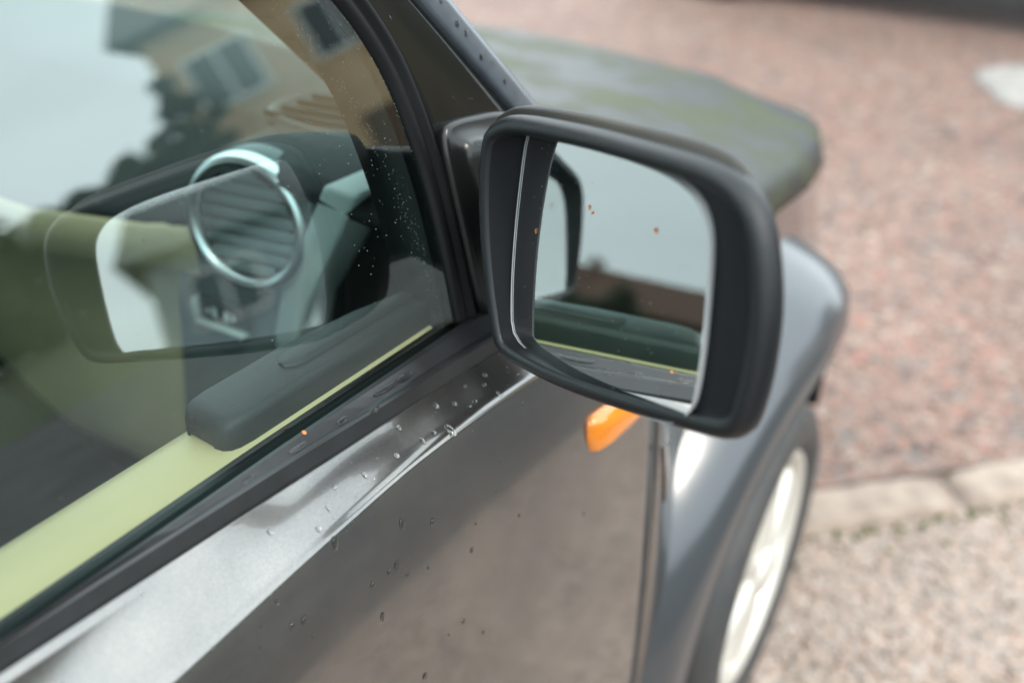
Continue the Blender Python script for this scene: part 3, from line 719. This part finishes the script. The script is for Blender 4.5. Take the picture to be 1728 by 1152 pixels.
# ------------------------------------------------------------------ houses, trees and hedge that show in the window, paint and mirror
def house(loc, rz, w, d, h, rh, wall, roof, label, nw):
    o = empty('house', loc, rz, label, 'house')
    box('wall', (0, 0, h / 2), (w, d, h), wall, o)
    V = [(-w / 2 - .4, -d / 2 - .4, h - .1), (w / 2 + .4, -d / 2 - .4, h - .1), (w / 2 + .4, d / 2 + .4, h - .1), (-w / 2 - .4, d / 2 + .4, h - .1), (-w / 2 - .4, 0, h + rh), (w / 2 + .4, 0, h + rh)]
    r = pyd('roof', V, [(0, 1, 5, 4), (2, 3, 4, 5), (0, 4, 3), (1, 2, 5)], roof, o, False)
    s = r.modifiers.new('t', 'SOLIDIFY'); s.thickness = .15
    box('chimney', (w * .22, .3, h + rh), (.6, .6, 1.3), wall, r)
    for s_ in (-1, 1):
        for fl_ in range(int(h // 2.6)):
            for k in range(nw):
                x = -w / 2 + w * (k + .5) / nw
                if fl_ == 0 and k == nw // 2:
                    dd = box('door', (x, s_ * (d / 2 + .02), 1.05), (.95, .08, 2.1), 'door_wood', o); box('handle', (x + .35, s_ * (d / 2 + .08), 1.0), (.12, .04, .03), 'chrome_satin', dd); continue
                wd = box('window', (x, s_ * (d / 2 + .02), 1.6 + 2.6 * fl_), (1.25, .09, 1.3), 'white_frame', o)
                for q in (-.29, .29): box('pane', (x + q, s_ * (d / 2 + .06), 1.6 + 2.6 * fl_), (.5, .03, 1.12), 'dark_pane', wd)
    return o
def azp(az, dist): return (dist * math.cos(R(az)) + .3, dist * math.sin(R(az)) - .75, 0)
def leaves(name, n, size, shape, m, parent, seed):
    rnd = random.Random(seed); V, Fc = [], []
    for _ in range(n):
        p = shape(rnd); nrm = Vector((rnd.gauss(0, 1), rnd.gauss(0, 1), rnd.gauss(.4, 1))).normalized(); t = nrm.orthogonal().normalized(); t = Matrix.Rotation(rnd.uniform(0, 6.3), 3, nrm) @ t; q = nrm.cross(t)
        s = size * rnd.uniform(.6, 1.4); b = len(V)
        V += [p + t * s, p + q * s * .55, p - t * s, p - q * s * .55]; Fc.append((b, b + 1, b + 2, b + 3))
    return pyd(name, V, Fc, m, parent, False)
def tree(loc, h, cw, m, label, seed, n=5200, cone=0.):
    rnd = random.Random(seed); o = empty('tree', loc, rnd.uniform(0, 6), label, 'tree', 'trees around the yard')
    rows = [[(r_ * math.cos(a) + bx, r_ * math.sin(a), z) for a in lin(0, 2 * math.pi * 11 / 12, 12)] for z, r_, bx in ((0, .26, 0), (.4, .19, 0), (h * .3, .15, .05), (h * .55, .10, -.08), (h * .85, .03, .05))]
    tr = grid('trunk', rows, 'bark', o, closed=True)
    cl = []
    for k in range(26):
        zz = rnd.uniform(.28, .97); rr = cw * (1 - cone * (zz - .28)) * math.sqrt(max(.05, 1 - ((zz - .55) / .48) ** 2)) * rnd.uniform(.25, .85); a = rnd.uniform(0, 6.3)
        c = Vector((rr * math.cos(a), rr * math.sin(a), zz * h)); cl.append((c, rnd.uniform(.22, .42) * cw))
        b0 = Vector((0, 0, h * max(.2, zz - .2))); d = c - b0; n1 = d.orthogonal().normalized() * .035; n2 = d.cross(n1).normalized() * .035
        if k < 12: grid('limb', [[b0 + n1, b0 + n2, b0 - n1, b0 - n2], [c + n1 * .3, c + n2 * .3, c - n1 * .3, c - n2 * .3]], 'bark', o, closed=True)
    def shp(r):
        c, s = r.choice(cl); v = Vector((r.gauss(0, 1), r.gauss(0, 1), r.gauss(0, 1))).normalized() * s * r.random() ** .4; v.z *= .75; return c + v
    cr_ = leaves('crown', n, .10 + cw * .015, shp, m, o, seed + 1); cr_['kind'] = 'stuff'
    return o
def hedge(az, dist, length, h, w, m, label, seed, n=9000):
    o = empty('hedge', azp(az, dist), R(az + 90), label, 'hedge')
    def shp(r):
        x = r.uniform(-length / 2, length / 2); top = h * (.82 + .12 * math.sin(x * 1.3 + seed) + .08 * math.sin(x * 3.7))
        return Vector((x, r.uniform(-w / 2, w / 2), top * r.random() ** .6))
    c = leaves('foliage', n, .19, shp, m, o, seed); c['kind'] = 'stuff'
    rnd = random.Random(seed)
    for k in range(int(length)): box('stem', (-length / 2 + k + .5, rnd.uniform(-.2, .2), h * .3), (.09, .09, h * .6), 'bark', o)
    core = box('inner_twigs', (0, 0, h * .36), (length * .98, w * .4, h * .66), 'leaf_dark', o)
    return o
house(azp(-34, 21), R(-34 - 90), 8.4, 7, 5.8, 2.6, 'wall_tan', 'roof_slate', 'tan rendered house with dark slate roof, reflected in the door window', 4)
tree(azp(-25.5, 12), 5.0, 1.9, 'leaf_autumn', 'autumn brown tree standing before the tan house', 31, 9000)
house(azp(-98, 46), R(-8), 7, 7, 6.6, 2.8, 'wall_brown', 'roof_tile', 'reddish brown house behind the hedge, mirrored beside the dark trees', 4)
house((-20, 2.2, 0), R(90), 9.6, 8, 5.6, 2.4, 'wall_grey', 'roof_slate', 'pale grey house with slate roof standing behind the car', 4)
hedge(-64, 27, 16, 5.0, 1.6, 'leaf_dark', 'long dark hedge reflected low in the door window', 5)
hedge(-52, 27, 7.5, 4.7, 2.0, 'leaf_dark', 'tall dark thicket beside the tan house, reflected in the door window', 8, 6000)
hedge(-102, 30, 26, 5.9, 2.2, 'leaf_dark', 'tall dark tree belt in front of the reddish brown house', 11, 16000)
tree(azp(-47, 17), 4.6, .5, 'leaf_dark', 'slender dark tree at the corner of the tan house', 21)
tree(azp(-72, 27), 4.2, 2.2, 'leaf_mid', 'low olive tree behind the long dark hedge', 22)
tree(azp(-93, 38), 7.2, 3.0, 'leaf_autumn', 'autumn brown tree left of the reddish brown house', 23)
tree(azp(-110, 36), 6.8, 3.2, 'leaf_dark', 'dark round tree right of the reddish brown house', 24)
tree(azp(-121, 34), 7.2, 3.2, 'leaf_mid', 'tall olive tree farther behind the car', 25)

# ------------------------------------------------------------------ rain drops, specks, leaf bits
def drop_mesh(name, seed):
    rnd = random.Random(seed); rows = []
    ph = rnd.uniform(0, 6)
    for r_, h in ((1, -.05), (1.0, .10), (.93, .24), (.74, .40), (.42, .52), (.1, .55)):
        rows.append([(r_ * (1 + .13 * math.sin(2 * a + ph) + .08 * math.sin(3 * a)) * math.cos(a) * .8, r_ * (1 + .13 * math.sin(2 * a + ph)) * math.sin(a) * (1.2 if math.sin(a) < 0 else .95), h) for a in lin(0, 2 * math.pi * 9 / 10, 10)])
    v = [p for r_ in rows for p in r_] + [(0, 0, .56)]; f = []
    for q in range(5):
        for k in range(10): f.append((q * 10 + k, q * 10 + (k + 1) % 10, q * 10 + 10 + (k + 1) % 10, q * 10 + 10 + k))
    for k in range(10): f.append((50 + k, 50 + (k + 1) % 10, 60))
    me = bpy.data.meshes.new(name); me.from_pydata(v, [], f); me.update(); me.materials.append(MATS['water'])
    for p in me.polygons: p.use_smooth = True
    return me
DM = [drop_mesh('water_drop', k) for k in range(5)]
def drop(loc, nrm, size, label, group, k):
    o = bpy.data.objects.new('water_drop', DM[k % 5]); col.objects.link(o)
    n = Vector(nrm).normalized(); up_ = Vector((0, 0, 1)) - n * n.z
    if up_.length < .1: up_ = Vector((1, 0, 0))
    up_.normalize(); r_ = up_.cross(n); M = Matrix((r_, up_, n)).transposed()
    o.matrix_world = Matrix.Translation(Vector(loc) + n * .0001) @ M.to_4x4() @ Matrix.Diagonal((size, size * random.uniform(.9, 1.5), size * .8, 1)); tag(o, label, 'water drop', group)
ORD = ['first', 'second', 'third', 'fourth', 'fifth', 'sixth', 'seventh', 'eighth', 'ninth', 'tenth', 'eleventh', 'twelfth', 'thirteenth', 'fourteenth', 'fifteenth', 'sixteenth', 'seventeenth', 'eighteenth', 'nineteenth', 'twentieth', 'twenty first', 'twenty second', 'twenty third', 'twenty fourth']
def scr(p):
    d = Vector(p) - cam.matrix_world.translation; return d.dot(rt2) / d.dot(fw), -d.dot(up2) / d.dot(fw)
def ordinal(pts, key):
    idx = sorted(range(len(pts)), key=lambda i: scr(pts[i])[key]); return {i: ORD[k] for k, i in enumerate(idx)}
DOOR_D = [(.4233, -.8291, .9396, 2.6), (.4538, -.8321, .9219, 2.3), (.363, -.823, .9611, 2.8), (.497, -.8352, .8639, 1.8), (.5042, -.834, .8862, 1.2), (.5773, -.8253, .9599, 1.8), (.5881, -.8275, .9489, 1.2),
          (.4123, -.8326, .909, 2.9), (.4039, -.8326, .9088, 2.0), (.4216, -.8335, .8935, 1.4), (.4443, -.8341, .8834, 1.2), (.3865, -.8324, .9097, 2.2), (.3918, -.8343, .8744, 2.2), (.4808, -.8387, .7984, 1.6), (.5051, -.8404, .7657, 1.3), (.4615, -.8386, .7987, 1.0),
          (.3234, -.8296, .9238, 2.4), (.3136, -.8289, .9265, 2.3), (.3277, -.8321, .9071, 1.5), (.4296, -.8396, .7795, 2.4), (.3079, -.8238, .9502, 1.8), (.5622, -.8355, .8562, 1.2), (.6648, -.8387, .7902, 1.2)]
OD = ordinal([p[:3] for p in DOOR_D], 0)
for k, (x, y, z, r_) in enumerate(DOOR_D): drop((x, y, z), (0, -.99, .1), r_ * .00125, 'raindrop on the grey door panel below the crease, %s from the left' % OD[k], 'raindrops on the door panel', k)
SHO_D = [(.5628, -.7974, .9848, 2.0), (.5538, -.8039, .9829, 1.7), (.5391, -.796, .9863, 1.3), (.5562, -.8172, .9784, 1.8), (.5019, -.7964, .9872, 2.4), (.5168, -.8032, .9842, 2.0), (.5318, -.8115, .9812, 2.1), (.525, -.8121, .9812, 1.5), (.4928, -.8181, .9794, 3.2), (.4802, -.8129, .9816, 1.9), (.4672, -.8123, .9816, 2.2), (.4414, -.81, .9817, 2.2), (.461, -.7945, .9888, 1.8), (.4112, -.8065, .9815, 2.0), (.3872, -.801, .9829, 1.5), (.3728, -.808, .9773, 1.4), (.3577, -.8136, .972, 1.8), (.329, -.7985, .9814, 1.6)]
OD = ordinal([p[:3] for p in SHO_D], 0)
for k, (x, y, z, r_) in enumerate(SHO_D): drop((x, y, z), (0, -.42, .9), r_ * .0012, 'raindrop on the shoulder just under the window trim, %s from the left' % OD[k], 'raindrops on the door shoulder', k + 2)
for k, (x, z, r_, of) in enumerate(((.5888, 1.2484, 1.6, .0045), (.6419, 1.1758, 1.4, .0045), (.6623, 1.170, 1.2, .0045), (.667, 1.169, 1.2, .0045))): drop(S(x, z, of), nsurf(x, z), r_ * .001, 'tiny raindrop on the black pillar panel, %s from the top' % ORD[k], 'raindrops on the pillar panel', k)
for k, (x, z, r_) in enumerate(((.650, 1.2489, 2.4), (.6638, 1.2289, 2.8), (.6726, 1.2198, 2.0), (.686, 1.1984, 2.3), (.70, 1.19, 1.4), (.7122, 1.1724, 2.2))): drop(S(x, z, .0084), nsurf(x, z), r_ * .001, 'raindrop on the blue grey windscreen strip, %s from the top' % ORD[k], 'raindrops on the windscreen strip', k)
for k, (x, z, r_) in enumerate(((.6224, 1.1318, 2.2), (.636, 1.128, 1.8))): drop(S(x, z, .0155), nsurf(x, z), r_ * .001, '%s raindrop on the grey foot of the side mirror' % ('left', 'right')[k], 'raindrops on the mirror foot', k)
# wet patches lying on the belt trim
for k, (x, y, z, L) in enumerate(((.4506, -.7813, 1.0062, .007), (.38, -.7747, 1.0098, .010), (.4243, -.7739, 1.0076, .007), (.3346, -.7762, 1.011, .006), (.475, -.7705, 1.0075, .016), (.497, -.7700, 1.0068, .012))):
    o = bpy.data.objects.new('water_patch', DM[k % 5]); col.objects.link(o); n = Vector((.04, -.5, .86)).normalized(); t = Vector((1, 0, -.03)).normalized(); b = n.cross(t)
    o.matrix_world = Matrix.Translation(Vector((x, y, z)) + n * .0003) @ Matrix((t, b, n)).transposed().to_4x4() @ Matrix.Diagonal((L, .0024, .0009, 1))
    tag(o, 'wet patch on the black window trim, %s from the left' % ('fourth', 'second', 'third', 'first', 'fifth', 'sixth')[k], 'water drop', 'wet patches on the window trim')
# specks and fine droplets on the front of the window
rnd = random.Random(12); V, Fc = [], []
EDGE = [(1.0, .572), (1.05, .568), (1.1, .560), (1.15, .549), (1.2, .532), (1.25, .506), (1.3, .47)]
for q in range(470):
    if q < 230: z = rnd.uniform(1.01, 1.29); x = interp(EDGE, z) + rnd.gauss(0, .0035); r_ = rnd.uniform(.00014, .00034)
    elif q < 420: z = rnd.uniform(1.08, 1.30); x = min(interp(WC, z) - .004, rnd.gauss(.53, .04)); r_ = rnd.uniform(.00015, .00045)
    else: z = rnd.uniform(1.03, 1.3); x = rnd.uniform(.2, min(.58, interp(WC, z))); r_ = rnd.uniform(.0002, .0005)
    c = S(x, z, .0003); n = nsurf(x, z); t = n.orthogonal().normalized(); b2 = n.cross(t); b = len(V)
    V += [c + t * r_, c + b2 * r_, c - t * r_, c - b2 * r_, c + n * r_ * .7]; Fc += [(b, b + 1, b + 4), (b + 1, b + 2, b + 4), (b + 2, b + 3, b + 4), (b + 3, b, b + 4)]
sp = pyd('droplet_specks', V, Fc, 'speck', window, False); sp['kind'] = 'stuff'
# dirt on the mirror glass
V, Fc = [], []
MGN = Vector((-.9014, .4087, .1431)).normalized()
for q in range(90):
    y, z = rnd.uniform(-1.01, -.84), rnd.uniform(1.06, 1.2); r_ = rnd.uniform(.00015, .0005)
    c = Vector((gls_x(y, z), y, z)) + MGN * .0003; t = MGN.orthogonal().normalized(); b2 = MGN.cross(t); b = len(V)
    V += [c + t * r_, c + b2 * r_, c - t * r_, c - b2 * r_]; Fc.append((b, b + 1, b + 2, b + 3))
sp2 = pyd('dirt_specks', V, Fc, 'speck', mg, False); sp2['kind'] = 'stuff'
def leaf_bit(loc, n, L, W_, label, rot=0.):
    n = Vector(n).normalized(); t = Vector((0, 0, 1)) - n * n.z; t.normalize(); t = Matrix.Rotation(rot, 3, n) @ t; b = n.cross(t); c = Vector(loc) + n * .0004
    V = [c + t * L, c + t * L * .3 + b * W_ + n * .0004, c - t * L * .5 + b * W_ * .8, c - t * L, c - t * L * .4 - b * W_, c + t * L * .4 - b * W_ * .7 + n * .0005, c + n * .0008]
    o = pyd('leaf_fragment', V, [(k, (k + 1) % 6, 6) for k in range(6)], 'orange_leaf', None, False)
    m_ = o.modifiers.new('t', 'SOLIDIFY'); m_.thickness = .0003
    tag(o, label, 'leaf')
leaf_bit((.5575, -.8486, 1.1314), MGN, .0022, .0009, 'orange leaf bit on the dark inner side of the mirror glass')
leaf_bit((.5388, -.9039, 1.1715), MGN, .0020, .0010, 'orange leaf bit near the upper left of the bright mirror glass', .3)
leaf_bit((.5366, -.9081, 1.1695), MGN, .0012, .0009, 'smallest orange leaf bit, just below another one on the mirror glass', .8)
leaf_bit((.5114, -.9686, 1.1837), MGN, .0021, .0014, 'orange leaf bit on the upper right of the mirror glass', .2)
leaf_bit((.3924, -.7686, 1.0126), (0, -.3, .95), .0022, .0018, 'orange leaf bit lying on the window trim beside the door pod')

# fine drizzle beads on the door skin
rnd = random.Random(40); V, Fc = [], []
for q in range(170):
    x = rnd.uniform(.12, .79); pr = door_prof(x); i = rnd.randrange(2, 17); t = rnd.random()
    (y0, z0), (y1, z1) = pr[i], pr[i + 1]; y, z = y0 + (y1 - y0) * t, z0 + (z1 - z0) * t; n = Vector((0, -(z0 - z1), y0 - y1)).normalized()
    if i > 11 and rnd.random() < .35: continue
    c = Vector((x, y, z)) + n * .00005; r_ = rnd.uniform(.00035, .0009) * (1.3 if i > 11 else 1); tx = Vector((1, 0, 0)); b2 = n.cross(tx); b = len(V)
    for k in range(6):
        a = k * math.pi / 3; V.append(c + (tx * math.cos(a) * .8 + b2 * math.sin(a) * 1.15) * r_)
    for k in range(6):
        a = k * math.pi / 3; V.append(c + (tx * math.cos(a) * .45 + b2 * math.sin(a) * .65) * r_ + n * r_ * .42)
    V.append(c + n * r_ * .5)
    for k in range(6): Fc += [(b + k, b + (k + 1) % 6, b + 6 + (k + 1) % 6, b + 6 + k), (b + 6 + k, b + 6 + (k + 1) % 6, b + 12)]
dz = pyd('drizzle_beads', V, Fc, 'water', door, True); dz['kind'] = 'stuff'
# fallen leaves
def fallen_leaf(loc, L, rz, label):
    pts = [(0, -1), (.28, -.55), (.42, 0), (.3, .5), (0, 1), (-.3, .5), (-.42, 0), (-.28, -.55)]
    V = [Vector((x * L, y * L, .004 + .012 * abs(x) + .006 * y * y)) for x, y in pts] + [Vector((0, 0, .003))]
    o = pyd('fallen_leaf', V, [(k, (k + 1) % 8, 8) for k in range(8)], 'orange_leaf', None, True); o.location = loc; o.rotation_euler.z = rz
    m_ = o.modifiers.new('t', 'SOLIDIFY'); m_.thickness = .0008; tag(o, label, 'leaf')
fallen_leaf((4.0, 1.2, .022), .055, .6, 'fallen orange leaf on the gravel beyond the hood')
